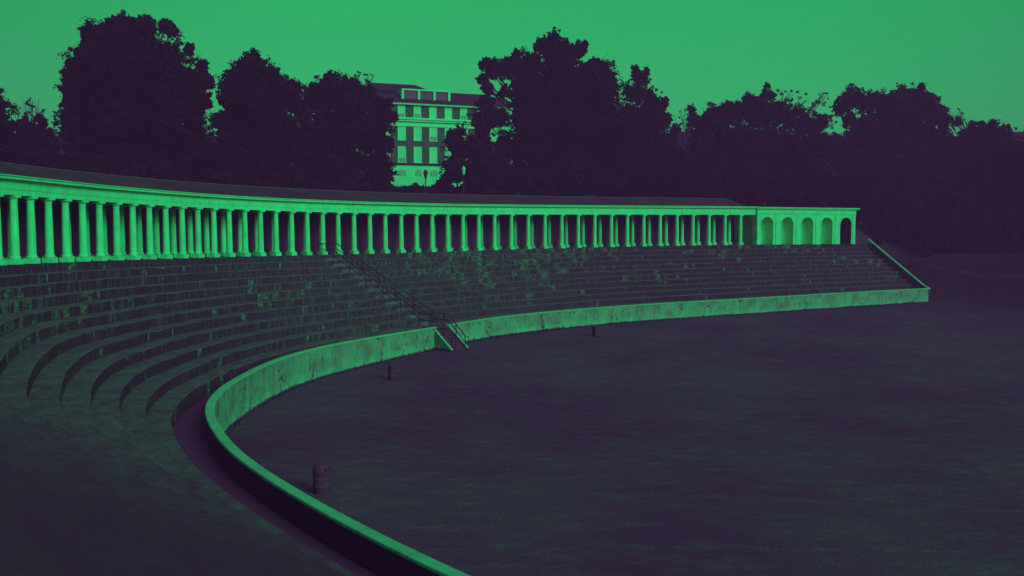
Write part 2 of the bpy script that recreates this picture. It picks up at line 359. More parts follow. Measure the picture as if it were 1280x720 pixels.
def ground_z(x, y):
    i = int(np.clip(np.searchsorted(gx, x) - 1, 0, nx_-2)); j = int(np.clip(np.searchsorted(gy, y) - 1, 0, ny_-2))
    a, b = (x-gx[i])/(gx[i+1]-gx[i]), (y-gy[j])/(gy[j+1]-gy[j])
    return (GZ[j,i]*(1-a)+GZ[j,i+1]*a)*(1-b) + (GZ[j+1,i]*(1-a)+GZ[j+1,i+1]*a)*b
def drop(x, y, Y0=60, Y1=400):
    Ys = np.arange(Y0, Y1, .5); pts = [at(x, y, q) for q in Ys]
    h = height([p.x for p in pts], [p.y for p in pts])
    for p, z in zip(pts, h):
        if p.z <= z: return Vector((p.x, p.y, z))
    return pts[-1]
# footpath on the grass slope right of the terraces
pc = [drop(x, y, 95) for x, y in ((1117,321),(1133,327),(1150,332),(1185,337),(1223,342),(1280,349),(1330,355))]
mb = MB(); vs = []; us = []
dense = []
for a, b in zip(pc[:-1], pc[1:]):
    for k in range(6): dense.append(a.lerp(b, k/6))
dense.append(pc[-1])
for i, p in enumerate(dense):
    t = (dense[min(i+1, len(dense)-1)] - dense[max(i-1, 0)]).normalized(); nn = Vector((-t.y, t.x, 0)).normalized()
    for s in (-.5, .5):
        q = p + nn * s; z = ground_z(q.x, q.y) + .06; vs.append((q.x, q.y, z)); us.append((i, s))
mb.add(vs, [(2*i, 2*i+1, 2*i+3, 2*i+2) for i in range(len(dense)-1)], us)
tag(mb.build('path', M_PATH), 'faint pale footpath crossing the dark slope right of the terraces', 'path', kind='structure')

# ------------------------------------------------------------------ purple haze added to lift the dark tones of the distance
hm = bpy.data.materials.new('dark_lift_haze'); hm.use_nodes = True; hn = hm.node_tree; hn.nodes.remove(hn.nodes['Principled BSDF'])
pv = N(hn, 'ShaderNodeVolumePrincipled'); pv.inputs['Color'].default_value = (*HAZE_COL, 1); pv.inputs['Density'].default_value = HAZE
L(hn, pv.outputs[0], hn.nodes['Material Output'].inputs['Volume'])
q = MB(); q.box(-2600, 2600, -1600, 4100, -9, 34); tag(q.build('haze', hm), 'thin added purple haze lifting the dark tones of the trees', 'haze', kind='stuff')

# ------------------------------------------------------------------ terraced seating
NT = 11
LOWD, TR = .12, 1.17                        # first tread below the coping, trench width from the coping's back
FR = [(TR + k * (WID - TR) / NT) / WID for k in range(NT)] + [np.ones(NS)]
ZB = Z0 - LOWD; RISE = (Z1 - ZB) / NT
def lev(k): return ZB + RISE * k
def pt(fr): return P0 + (P1 - P0) * np.asarray(fr)[:, None]
seat = empty('terraced_seating', (*P1[300], -7)); off = Matrix.Translation(-seat.location)
tag(seat, 'curving dark stained concrete seating terraces sweeping round the field below the colonnade', 'seating terrace')
def centred(mb, loc): mb.v = [(p[0]-loc[0], p[1]-loc[1], p[2]-loc[2]) for p in mb.v]; return mb
idx = np.arange(0, NS)
def slabs():                                # every row is laid in slabs that have settled a little apart
    out = np.empty(NS); i = 0
    while i < NS:
        m = rng.integers(4, 8); out[i:i+m] = rng.normal(0, .5); i += m
    return out + np.convolve(rng.normal(0, .5, NS + 24), np.ones(25)/9, 'valid')
wob = [slabs() for _ in range(NT)]
for k in range(NT):
    a = pt(FR[k] + wob[k]*.014/WID); c = pt(FR[k+1] + .10 / WID) if k < NT-1 else pt(FR[k+1] + .05/WID)
    zt = lev(k) + wob[k]*.014; zb = lev(k - 1) - .25 if k else Z0 - .85
    n_ = pt(FR[k] + .022/WID)                # worn arris
    rows, uvs = [], []
    for P, z, v in ((a, zb, k + .01), (a, zt - .022, k + .45), (n_, zt, k + .5), (c, zt, k + .99), (c, zb, k + .999)):
        rows.append(np.c_[P, z][idx]); uvs.append(np.c_[ARC1[idx], np.full(len(idx), v)])
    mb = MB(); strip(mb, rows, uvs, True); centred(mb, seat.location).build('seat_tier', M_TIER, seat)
# walkway behind the low wall
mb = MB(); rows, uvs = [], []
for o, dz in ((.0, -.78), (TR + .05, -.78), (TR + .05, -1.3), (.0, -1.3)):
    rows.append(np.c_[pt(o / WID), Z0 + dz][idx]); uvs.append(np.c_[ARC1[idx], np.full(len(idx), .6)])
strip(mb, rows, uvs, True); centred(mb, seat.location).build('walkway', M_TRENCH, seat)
# top terrace slab with its riser
mb = sweep1([(0, -.9), (0, 0), (4.0, 0), (4.0, -.9)], 0, NS-1)
mb.uv = [(u, 11 + .2 * v) for u, v in mb.uv]
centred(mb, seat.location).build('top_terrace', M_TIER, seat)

# ------------------------------------------------------------------ low wall, in two runs either side of the stair gap
def img_index(P, z, x):
    xs = np.array([px_x((*p, zz)) for p, zz in zip(P, z)]); ok = np.arange(NS) < 330
    return int(np.where(ok, abs(xs - x), 1e9).argmin())
iR, iL = img_index(P0, Z0, 556), img_index(P0, Z0, 542)
def low_wall(i0, i1, label):
    e = empty('low_wall', (*P0[(i0+i1)//2], -6.7)); tag(e, label, 'wall', 'low walls along the field')
    idx = np.r_[np.arange(i0, i1, 2), i1]; fz = field_z(P0[idx, 1])
    mb = MB(); rows, uvs = [], []
    for o, top in ((-.27, 0), (-.27, 1), (-.12, 1), (-.12, 0)):
        q = P0[idx] + N0[idx] * o; z = Z0[idx] - .085 if top else fz - .4
        rows.append(np.c_[q, z]); uvs.append(np.c_[ARC0[idx], z - fz])
    # extra row so the foot of the wall has its own height coordinate
    strip(mb, rows, uvs, True); centred(mb, e.location).build('wall', M_WALL, e)
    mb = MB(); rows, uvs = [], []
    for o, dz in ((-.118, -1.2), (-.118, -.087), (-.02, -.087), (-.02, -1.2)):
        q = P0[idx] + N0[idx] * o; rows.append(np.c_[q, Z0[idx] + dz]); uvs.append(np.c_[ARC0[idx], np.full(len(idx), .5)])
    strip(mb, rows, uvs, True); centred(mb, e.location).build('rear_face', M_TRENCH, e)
    mb = MB(); rows, uvs = [], []
    for o, z in ((-.335, -.085), (-.335, -.02), (-.31, 0), (-.02, 0), (.0, -.02), (.0, -.085)):
        q = P0[idx] + N0[idx] * o; rows.append(np.c_[q, Z0[idx] + z]); uvs.append(np.c_[ARC0[idx], np.full(len(idx), 1.6 + z)])
    strip(mb, rows, uvs, True); centred(mb, e.location).build('coping', M_COPE, e)
    return e
low_wall(0, iR, 'long straight run of stained pale wall right of the stair gap, along the field edge')
low_wall(iL, NS-1, 'tightly curving pale wall with broad coping, left of the stair gap and sweeping to the foreground')

# sloping wall closing the right end of the terraces
e = empty('end_wall', (*P0[0], -6.5)); tag(e, 'thin sloping wall with pale coping closing the right end of the terraces', 'wall')
dirv = Vector((*(P1[0]-P0[0]), 0)).normalized(); tang = Vector((dirv.y, -dirv.x, 0))
def quadwall(z_of, t0, t1, s0, s1, mat, name, below=None):
    mb = MB(); vs = []; n = 12
    for i in range(n + 1):
        s = s0 + (s1 - s0) * i / n; p = Vector((*P0[0], 0)) + dirv * s
        za, zb = z_of(s), (below(s) if below else z_of(s) - .13)
        for t, z in ((t0, zb), (t1, zb), (t1, za), (t0, za)): vs.append(p + tang * t + Vector((0, 0, z)))
    fs = [(4*i+j, 4*i+(j+1) % 4, 4*i+4+(j+1) % 4, 4*i+4+j) for i in range(n) for j in range(4)] + [(0, 3, 2, 1), (4*n, 4*n+1, 4*n+2, 4*n+3)]
    mb.add(vs, fs); centred(mb, e.location).build(name, mat, e)
zs0, zs1 = Z0[0] - .003, .62
zf = lambda s: zs0 + (zs1 - zs0) * max(0, s) / WID[0]
quadwall(lambda s: zf(s) - .131, .05, .25, -.26, WID[0], M_WALL, 'wall', lambda s: -7.2)
quadwall(lambda s: zf(s), .03, .27, -.335, WID[0] + .1, M_COPE, 'coping')

# ------------------------------------------------------------------ colonnade
COLX = [-67,-46,-25,-4,18,39.2,61.3,82.4,103.7,124.8,146,166.3,187,207.5,227.8,247.6,267.4,286.6,306.2,325.8,345,364.6,384,403.3,422.6,442.4,462.2,481.6,501.4,520.4,540,559.4,578.6,598.2,618,639,660.2,681,702,722.6,743.2,764,784,804.5,825,846,866,886,906,925.4]
AX = .42                                     # column axis behind the terrace edge
xs = np.array([px_x((*(p + n*AX), z + 1.6)) for p, n, z in zip(P1, N1, Z1)])
keep = np.arange(NS) < np.argmax(ARC1 > ARC1[np.argmin(np.where(np.arange(NS) < 480, xs, 9e9))] + 30)
mono = np.where((P1[:, 1] > 28) & (np.arange(NS) < 480))[0]
order = np.argsort(xs[mono])
def arc_at(x): return float(np.interp(x, xs[mono][order], ARC1[mono][order]))
arcs = [arc_at(x) for x in COLX]
s_first = arcs[0] + 1.6                      # arcs grow towards the near (left) end
# beyond the frame the row simply continues at the same spacing
arcs = [a for x, a in zip(COLX, arcs) if x > -30]; sp_ = 1.62
last = arcs[0]
extra = [last + sp_ * k for k in range(1, 4)]
s_end = extra[-1] + 1.0
colon = empty('colonnade', tuple(on1(arcs[25])[0])); CL = colon.location
tag(colon, 'long white curving colonnade with paired rows of columns on the top terrace', 'colonnade')
pl = MB(); pl.box(-.28, .28, -.28, .28, 0, .26); pl.lathe([(.25, .26), (.275, .29), (.275, .35), (.245, .40)], 20)
cs = MB(); cs.lathe([(.235, .40), (.218, .46), (.215, 1.2), (.205, 2.0), (.187, 2.8), (.174, 3.12)], 20)
ca = MB(); ca.lathe([(.174, 3.12), (.20, 3.13), (.20, 3.17), (.18, 3.18), (.18, 3.24), (.245, 3.33)], 20); ca.box(-.26, .26, -.26, .26, 3.33, 3.447)
me_pl, me_cs, me_ca = pl.mesh('plinth', M_PLAS, True), cs.mesh('column', M_PLAS, True), ca.mesh('capital', M_PLAS, True)
first = [None]
def column(s, off):
    p, n = on1(s, off); ang = math.atan2(n.y, n.x) - math.pi/2
    if first[0] is None:
        o = bpy.data.objects.new('column', me_cs); COL.objects.link(o)
        q = bpy.data.objects.new('plinth', me_pl); COL.objects.link(q); c = bpy.data.objects.new('capital', me_ca); COL.objects.link(c)
        q.parent = o; c.parent = o; o.parent = colon; first[0] = (o, q, c)
    else:
        o = sub(first[0][0], colon); sub(first[0][1], o); sub(first[0][2], o)
    o.location = p - CL; o.rotation_euler = (0, 0, ang)
for s in arcs + extra: column(s, AX)
REAR = 2.1
for s in (arcs + extra)[:-1 or None]: column(s, AX + REAR)
iA = int(np.searchsorted(ARC1, arc_at(944.5))); iB = int(np.searchsorted(ARC1, s_end))
f0 = AX - .235
prof = [(f0, 3.447), (f0, 3.72), (f0-.025, 3.725), (f0-.025, 4.09), (f0-.09, 4.12), (f0-.12, 4.19), (f0-.30, 4.205), (f0-.31, 4.31), (f0-.37, 4.36), (f0-.37, 4.40), (AX+.5, 4.42), (AX+.5, 3.60), (AX+.24, 3.55), (AX+.24, 3.447)]
centred(sweep1(prof, iA, iB), CL).build('entablature', M_PLAS, colon)
rp = AX + REAR
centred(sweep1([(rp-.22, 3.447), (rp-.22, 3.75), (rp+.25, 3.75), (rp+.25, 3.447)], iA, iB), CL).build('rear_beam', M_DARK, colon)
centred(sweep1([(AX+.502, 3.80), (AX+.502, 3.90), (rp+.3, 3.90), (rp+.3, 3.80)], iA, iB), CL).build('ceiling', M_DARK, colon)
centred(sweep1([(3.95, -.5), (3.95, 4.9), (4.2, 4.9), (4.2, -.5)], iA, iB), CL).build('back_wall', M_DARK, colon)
iRoof = int(np.searchsorted(ARC1, arc_at(931)))
rf = centred(sweep1([(.02, 4.425), (3.5, 5.40), (4.5, 5.0), (4.5, 4.93), (3.5, 5.3), (.02, 4.40)], iRoof, iB), CL).build('roof', M_ROOF, colon)
centred(sweep1([(3.40, 5.385), (3.42, 5.43), (3.58, 5.43), (3.60, 5.37)], iRoof, iB), CL).build('ridge_cap', m_plain('ridge_metal', .05, .02, .7, 2), rf)

# ------------------------------------------------------------------ arcade pavilion at the right end of the colonnade
pA, _ = on1(arc_at(944)); pA0, nA = on1(arc_at(944), AX - .26)
endp = Vector(at(1068.5, 305, 112.6)); dx = Vector((endp.x - pA0.x, endp.y - pA0.y, 0)); LEN = dx.length; dx.normalize()
pav = empty('arcade_pavilion', (pA0.x, pA0.y, .03), math.atan2(dx.y, dx.x))
tag(pav, 'white flat-topped pavilion with five round arches ending the colonnade', 'pavilion')
NB = 5; BW = LEN / NB; AH = .88; SPR = 2.35; H = 4.40; TOPW = 3.62; DEP = 4.1; NA = 14
def arch_panel(mb, u0, u1, cu, top, mapf, base=0.0, a=AH, spr=SPR):
    """wall panel u0..u1 with one round-headed opening at cu; mapf maps (u, z) to 3-D"""
    arc = [(cu + a*math.cos(math.pi*k/NA), spr + a*math.sin(math.pi*k/NA)) for k in range(NA+1)]
    def q(*ps): mb.add([mapf(*p) for p in ps], [tuple(range(len(ps)))])
    q((cu+a, base), (u1, base), (u1, spr), (cu+a, spr)); q((u0, base), (cu-a, base), (cu-a, spr), (u0, spr))
    q((cu+a, spr), (u1, spr), (u1, top), (cu+a, top)); q((u0, spr), (cu-a, spr), (cu-a, top), (u0, top))
    for k in range(NA): q(arc[k+1], arc[k], (arc[k][0], top), (arc[k+1][0], top))
    return arc
mb = MB(); niches = []
for b in range(NB):
    c = BW * (b + .5)
    arch_panel(mb, BW*b, BW*(b+1), c, TOPW, lambda u, z: (u, 0, z)); niches.append(c)
arch_panel(mb, 0, DEP, DEP*.52, TOPW, lambda u, z: (0, DEP - u, z), a=1.15, spr=2.1)
mb.add([(LEN, 0, 0), (LEN, DEP, 0), (LEN, DEP, TOPW), (LEN, 0, TOPW)], [(0, 1, 2, 3)])
arch_panel(mb, 0, BW*4, BW*2, TOPW, lambda u, z: (u, DEP, z), a=.05, spr=.1)
arch_panel(mb, BW*4, LEN, niches[-1], TOPW, lambda u, z: (u, DEP, z))
mb.box(.02, LEN-.02, .02, DEP-.02, TOPW, TOPW+.3)
mb.build('wall', M_PLAS, pav)
def niche(name, c, a, spr, mapf, depth):
    mb = MB(); rows = []; n = 14
    prof = [(0, 1), (spr*.5, 1), (spr, 1)] + [(spr + a*math.sin(R(q)), math.cos(R(q))) for q in (15, 30, 45, 60, 75, 89)]
    for z, k in prof: rows.append([mapf(c + a*k*math.cos(math.pi*j/n), depth*k*math.sin(math.pi*j/n), z) for j in range(n+1)])
    mb.add([p for r in rows for p in r], [(i*(n+1)+j, i*(n+1)+j+1, (i+1)*(n+1)+j+1, (i+1)*(n+1)+j) for i in range(len(rows)-1) for j in range(n)])
    mb.add([mapf(c - a, 0, .004), mapf(c + a, 0, .004), mapf(c + a, depth, .004), mapf(c - a, depth, .004)], [(0, 1, 2, 3)])
    mb.build(name, M_PLAS, pav, True)
for c in niches[:4]: niche('niche', c, AH, SPR, lambda u, d, z: (u, d, z), 1.35)
niche('niche', DEP*.52, 1.15, 2.1, lambda u, d, z: (d, DEP - u, z), 1.5)
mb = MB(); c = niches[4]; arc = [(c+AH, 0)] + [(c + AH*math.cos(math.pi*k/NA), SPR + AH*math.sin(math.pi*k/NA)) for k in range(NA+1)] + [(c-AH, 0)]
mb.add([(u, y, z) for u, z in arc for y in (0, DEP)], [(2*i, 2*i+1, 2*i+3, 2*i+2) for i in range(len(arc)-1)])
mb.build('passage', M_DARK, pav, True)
for b in range(NB + 1):
    u = min(max(BW*b, .24), LEN - .24); q = MB(); q.box(u-.22, u+.22, -.055, .003, 0, TOPW - .02); q.box(u-.25, u+.25, -.08, .004, 0, .22); q.box(u-.245, u+.245, -.075, .004, TOPW-.16, TOPW-.021)
    q.build('pilaster', M_PLAS, pav)
for c in niches:
    q = MB(); pts = [(c + s*math.cos(math.pi*k/NA), SPR + s*math.sin(math.pi*k/NA)) for s in (AH+.002, AH+.15) for k in range(NA+1)]; n = NA+1
    vs = [(u, y, z) for y in (.002, -.035) for u, z in pts]
    fs = [(2*n+k, 2*n+k+1, 3*n+k+1, 3*n+k) for k in range(NA)] + [(n+k, n+k+1, 3*n+k+1, 3*n+k) for k in range(NA)] + [(k, k+1, 2*n+k+1, 2*n+k) for k in range(NA)]
    q.add(vs, fs); q.build('archivolt', M_PLAS, pav)
q = MB(); q.box(-.03, LEN+.05, -.06, DEP+.05, TOPW+.001, 4.09); q.build('frieze', M_PLAS, pav)
q = MB(); q.box(-.10, LEN+.14, -.14, DEP+.14, 4.09, 4.17); q.box(-.16, LEN+.30, -.30, DEP+.3, 4.17, 4.28); q.box(-.18, LEN+.37, -.37, DEP+.36, 4.28, 4.37); q.build('cornice', M_PLAS, pav)
q = MB(); q.lathe([(.13, 4.37), (.12, 4.9), (.16, 4.91), (.16, 5.0)], 10, (3.1, 2.6)); q.build('roof_vent', M_ROOF, pav)

# ------------------------------------------------------------------ aisle stair
iS = (iR + iL) // 2
iT = img_index(P1, Z1, 412)                  # the stair runs a little askew to the rows
pb, ptp = Vector((*P0[iS], 0)), Vector((*P1[iT], 0)); rd = (ptp - pb).normalized(); W_ = (ptp - pb).length
stair = empty('aisle_stair', tuple(pb + Vector((0, 0, -6.6))), math.atan2(rd.y, rd.x))   # local x runs up the slope
tag(stair, 'narrow concrete stair cutting through the seating terraces down to the field', 'stairs')
fz = float(field_z(pb.y)); base = -6.6; HW = .66
zc = float(Z0[iS]); rr = float(RISE[iS]); fk = [float(FR[k][(iS*(NT-k)+iT*k)//NT])*W_ for k in range(NT+1)]; dep = fk[2] - fk[1]
for k in range(1, NT + 1):
    q = MB(); z = zc - LOWD + rr*(k-1); q.add([(x, y_, zz) for x in (fk[k]-dep*.5, fk[k]+.03) for y_, zz in ((-HW-.3, z-.05-base), (HW+.3, z-.05-base), (HW, z+rr*.5-base), (-HW, z+rr*.5-base))], [(0,1,2,3), (7,6,5,4), (0,4,5,1), (1,5,6,2), (2,6,7,3), (3,7,4,0)]); q.build('step', M_STEP, stair)
q = MB(); q.box(-.36, TR+.04, -HW, HW, zc - .9 - base, zc - LOWD + .004 - base); q.build('landing', M_TIER, stair)
q = MB(); nst = 7; run = 1.75; top = zc - LOWD
for i in range(nst):
    x1 = -.36 - run*i/nst; x0 = -.36 - run*(i+1)/nst; z = top + (fz - top)*(i+1)/(nst+1)
    q.box(x0, x1, -HW+.01, HW-.01, fz - .3 - base, z - base)
q.build('lower_flight', M_DRUM, stair)
for s in (1, -1):
    q = MB(); y0, y1 = sorted((s*(HW+.002), s*(HW+.16))); x0, x1 = -.36-run-.1, -.34
    vs = [(x, y, z - base) for y in (y0, y1) for x, z in ((x0, fz-.3), (x0, fz+.10), (x1, top-.02), (x1, fz-.3))]
    q.add(vs, [(0,1,2,3), (7,6,5,4), (0,4,5,1), (1,5,6,2), (2,6,7,3), (3,7,4,0)])
    ck = q.build('cheek_wall', M_WALL, stair)
    q = MB(); vs = [(x, y, z - base) for y in (y0-.02, y1+.02) for x, z in ((x0-.03, fz+.102), (x0-.03, fz+.15), (x1, top+.03), (x1, top-.018))]
    q.add(vs, [(0,1,2,3), (7,6,5,4), (0,4,5,1), (1,5,6,2), (2,6,7,3), (3,7,4,0)]); q.build('coping', M_COPE, ck)
# handrails: rail line follows stair slope, then the steep lower flight
def handrail(side, label):
    e = empty('handrail', tuple(pb + Vector((0, 0, -6.6))), math.atan2(rd.y, rd.x)); tag(e, label, 'handrail', 'handrails of the aisle stair')
    y = side * (HW - .06); ztop = float(Z1[iS])
    line = [(W_ + .75, ztop), (W_ - .1, ztop), (TR, zc - LOWD), (-.36, zc - LOWD), (-.36 - run, fz + .02)]
    def zat(x):
        for (xa, za), (xb, zb_) in zip(line[:-1], line[1:]):
            if xb <= x <= xa: return za + (zb_ - za) * (xa - x) / (xa - xb)
        return line[-1][1]
    up = lambda h, ex=0: [Vector((x, y, z + h - base)) for x, z in line]
    q = MB(); t = up(.92); t = t[:-1] + [t[-1], t[-1] + Vector((-.32, 0, 0)), t[-1] + Vector((-.32, 0, -.9))]; q.tube(t, .040, 6); q.build('top_rail', M_METAL, e)
    q = MB(); q.tube(up(.48), .032, 6); q.build('mid_rail', M_METAL, e)
    for x in list(np.linspace(W_ + .7, TR + .3, 7)) + [.2, -.36 - run*.45, -.36 - run + .02]:
        q = MB(); z = zat(x); q.tube([(x, y, z - .35 - base), (x, y, z + .92 - base)], .036, 6); q.build('post', M_METAL, e)
handrail(1, 'left dark iron handrail running down the aisle stair to the field')
handrail(-1, 'right dark iron handrail of the aisle stair, seen against the wall at its foot')

# ------------------------------------------------------------------ litter bins on the field
def on_field(x, y):
    p = None
    for Y in np.arange(10, 120, .05):
        p = at(x, y, Y)
        if p.z <= field_z(Y): return Vector((p.x, p.y, float(field_z(Y))))
    return p
def drum_bin(x, y, hgt, rad, label, rz):
    p = on_field(x, y); e = empty('litter_bin', tuple(p), rz); tag(e, label, 'litter bin', 'drum bins on the field')
    q = MB(); k = hgt / .9
    q.lathe([(rad*.96, 0), (rad, .02*k), (rad, .2*k), (rad*1.035, .215*k), (rad, .23*k), (rad, .42*k), (rad*1.035, .435*k), (rad, .45*k), (rad, .62*k), (rad*1.03, .63*k), (rad*1.03, .65*k)], 20); q.build('drum', M_DRUM, e, True)
    q = MB(); q.lathe([(rad*1.05, .651*k), (rad*1.05, .69*k), (rad*.98, .77*k), (rad*.78, .85*k), (rad*.45, .89*k), (rad*.12, .9*k), (.01, .9*k)], 20)
    ld = q.build('domed_lid', M_DRUM, e, True)
    q = MB(); q.box(-rad*.5, rad*.5, -rad*1.07, -rad*.9, .69*k, .80*k); q.build('flap', M_METAL, ld)
drum_bin(490.5, 474.5, .92, .25, 'dark domed drum bin on the grass below the wall, near the stair foot', .4)
drum_bin(402.5, 616, .98, .29, 'dark domed drum bin in the foreground close behind the curving coping', 1.0)
p = on_field(747, 420.5); e = empty('litter_bin', tuple(p), .35); tag(e, 'small square dark bin standing against the long straight wall', 'litter bin')
q = MB(); q.box(-.33, .33, -.33, .33, .04, .72)
for sx_ in (-1, 1):
    for sy_ in (-1, 1): q.box(sx_*.3-.035, sx_*.3+.035, sy_*.3-.035, sy_*.3+.035, 0, .74)
q.build('body', M_DRUM, e); q = MB(); q.box(-.38, .38, -.38, .38, .742, .80); q.box(-.2, .2, -.2, .2, .80, .83); q.build('lid', M_DRUM, e)

# ------------------------------------------------------------------ lamp posts behind the colonnade
def lamp_post(x, ytop, Y, hw, label, pale):
    top = at(x, ytop, Y); gz = float(height([top.x], [top.y])[0]); e = empty('lamp_post', (top.x, top.y, gz)); tag(e, label, 'lamp post', 'lamp posts behind the colonnade'); Hh = top.z - gz
    q = MB(); q.lathe([(.2, 0), (.2, .5), (.12, .6), (.075, .9), (.06, Hh-1.25), (.11, Hh-1.2), (.06, Hh-1.1)], 10); q.build('pole', M_METAL, e, True)
    q = MB(); q.lathe([(hw*.35, Hh-1.1), (hw*.55, Hh-1.05), (hw, Hh-.45), (hw*1.0, Hh-.42)], 8)
    q.lathe([(hw*1.18, Hh-.419), (hw*1.1, Hh-.37), (hw*.45, Hh-.14), (hw*.18, Hh-.1), (hw*.1, Hh)], 8)
    q.build('lantern', M_TRIM if pale else M_METAL, e)
lamp_post(532, 211, 108, .27, 'dark lantern on a slim post in front of the pale building', False)
lamp_post(579.5, 207, 112, .22, 'slim post right of the building, with an added pale head for a bright foliage gap', True)  # pale head stands in for brightness through a gap in the leaves

# ------------------------------------------------------------------ institutional building behind the trees
bp0, bp1 = at(488, 230, 170), at(583, 228.5, 175); bdx = (bp1 - bp0); bdx.z = 0; PPM = 95 / bdx.length; bdx.normalize()
bld = empty('brick_building', (bp0.x, bp0.y, bp0.z), math.atan2(bdx.y, bdx.x))
tag(bld, 'brick building with pale ground floor, white cornice and hipped roof behind the trees', 'building')
S_ = 170 / F                                  # metres per photo pixel at the facade
def bu(x): return (x - 488) / PPM
def bz(y): return (230 - y) * S_
U0, U1, BD = bu(371), bu(668), 16
def part(name, mat, fn, parent=bld):
    q = MB(); fn(q); return q.build(name, mat, parent)
part('stone_base', M_STONE, lambda q: q.box(U0, U1, 0, BD, -2, bz(206.5)))
part('string_course', M_SLATE, lambda q: q.box(U0-.1, U1+.1, -.14, BD, bz(206.4), bz(204)))
part('wall', M_BRICK, lambda q: q.box(U0, U1, 0.02, BD, bz(203.9), bz(158)))
part('frieze', M_TRIM, lambda q: q.box(U0-.1, U1+.1, -.12, BD, bz(157.9), bz(152.3)))
def cor(q): q.box(U0-.5, U1+.5, -.55, BD, bz(152.2), bz(150)); q.box(U0-.7, U1+.7, -.8, BD, bz(149.9), bz(147.6))
part('cornice', M_TRIM, cor)
part('attic_wall', M_BRICK, lambda q: q.box(U0+.2, U1-.2, .15, BD, bz(147.5), bz(131.6)))
part('attic_cornice', M_TRIM, lambda q: q.box(U0-.4, U1+.4, -.5, BD, bz(131.5), bz(128.8)))
def roof(q):
    z0, z1 = bz(128.7), bz(113.5) + 1.0; q.add([(U0-.8, -.9, z0), (U1+.8, -.9, z0), (U1+.8, BD+.9, z0), (U0-.8, BD+.9, z0), (U0+7, 7, z1), (U1-7, 7, z1), (U1-7, 9, z1), (U0+7, 9, z1)],
        [(0,1,5,4), (1,2,6,5), (2,3,7,6), (3,0,4,7), (4,5,6,7), (0,3,2,1)])
rfb = part('roof', M_SLATE, roof)
def mon(q):
    a, b = bu(468), bu(541); z0, z1 = bz(115) + .7, bz(106.8) + 1.15
    q.add([(a-1.2, 4.5, z0), (b+1.5, 4.5, z0), (b+1.5, 12, z0), (a-1.2, 12, z0), (a+1.2, 7, z1), (b-1.5, 7, z1), (b-1.5, 9.5, z1), (a+1.2, 9.5, z1)], [(0,1,5,4), (1,2,6,5), (2,3,7,6), (3,0,4,7), (4,5,6,7)])
part('upper_roof', M_SLATE, mon, rfb)
dorm = part('dormer', M_TRIM, lambda q: (q.box(bu(504.5), bu(565), 1.0, 5.5, bz(112.3), bz(110.6)), q.box(bu(504.5), bu(565), 1.0, 5.5, bz(127.8), bz(125.2)), q.box(bu(506), bu(563.5), 1.6, 5.5, bz(125.2), bz(112.3))))
for x0, x1 in ((507.3, 524), (527.2, 543.5), (546.5, 562.5)):
    pn = part('window', M_GLASSD, lambda q: q.box(bu(x0), bu(x1), 1.35, 1.598, bz(124.6), bz(113.3)), dorm)
for x in (505.6, 525.6, 545, 563.6):
    part('post', M_TRIM, lambda q: q.box(bu(x)-.2, bu(x)+.2, 1.05, 1.62, bz(125.19), bz(112.31)), dorm)
cxs = [502.3 + 19.4*k for k in range(-3, 9)]
for x in cxs:
    for y0, y1, hw in ((175, 158.6, 4.9), (202.5, 183, 4.9), (147.3, 132.6, 4.5)):
        a, b = bu(x-hw), bu(x+hw); att = y1 < 140; yy = .15 if att else .02
        wn = part('window', M_TRIM, lambda q: (q.box(a, a+.16, yy-.10, yy+.1, bz(y0), bz(y1)), q.box(b-.16, b, yy-.10, yy+.1, bz(y0), bz(y1)), q.box(a+.161, b-.161, yy-.1, yy+.1, bz(y1)-.17, bz(y1)), q.box(a-.08, b+.08, yy-.16, yy+.1, bz(y0)-.12, bz(y0))))
        op = random.random() < .3
        part('blind', M_BLIND, lambda q: q.box(a+.162, b-.162, yy-.03, yy-.003, bz(y0)+(.75 if op else .01), bz(y1)-.172), wn)
        if op: part('pane', M_SASH, lambda q: q.box(a+.162, b-.162, yy-.02, yy-.004, bz(y0)+.01, bz(y0)+.748), wn)
        part('glazing_bar', M_STONE, lambda q: (q.box(a+.162, b-.162, yy-.05, yy-.031, (bz(y0)+bz(y1))/2-.03, (bz(y0)+bz(y1))/2+.03), q.box((a+b)/2-.025, (a+b)/2+.025, yy-.049, yy-.0312, bz(y0)+.02, bz(y1)-.18)), wn)
    q = MB(); c = bu(x+.8); n = 10; a = .62
    rim = [(c+a*math.cos(math.pi*k/n), bz(215.5)+a*math.sin(math.pi*k/n)*.9) for k in range(n+1)]
    vs = [(u, y, z) for y in (-.03, .05) for u, z in [(c+a, bz(219.5))] + rim + [(c-a, bz(219.5))]]; m_ = n+3
    q.add(vs, [tuple(range(m_))[::-1]] + [(i, (i+1) % m_, m_+(i+1) % m_, m_+i) for i in range(m_)])
    wn = q.build('arched_window', M_SASH, bld)
    for du in (-.3, 0, .3): part('glazing_bar', M_TRIM, lambda q: q.box(c+du-.04, c+du+.04, -.06, -.031, bz(219.4), bz(215.5)+.45), wn)
# flat roofed block at the right edge
q0 = at(1266, 165, 165); gz = float(height([q0.x], [q0.y])[0])
e = empty('flat_roofed_building', (q0.x, q0.y, gz), .12); tag(e, 'dark flat-roofed building behind the trees at the right edge', 'building')
hh = q0.z - gz
q = MB(); q.box(0, 22, 0, 14, -3, hh-.9); q.build('wall', M_DARK, e)
q = MB(); q.box(-.5, 22.5, -.5, 14.5, hh-.899, hh); q.build('roof', M_SLATE, e)
for fx in (3, 7, 11, 15, 19):
    for fl in (3, 6.5, 10):
        if fl + 2 < hh - 1: q = MB(); q.box(fx-.7, fx+.7, -.06, .02, fl, fl+1.8); q.build('window', M_GLASSD, e)

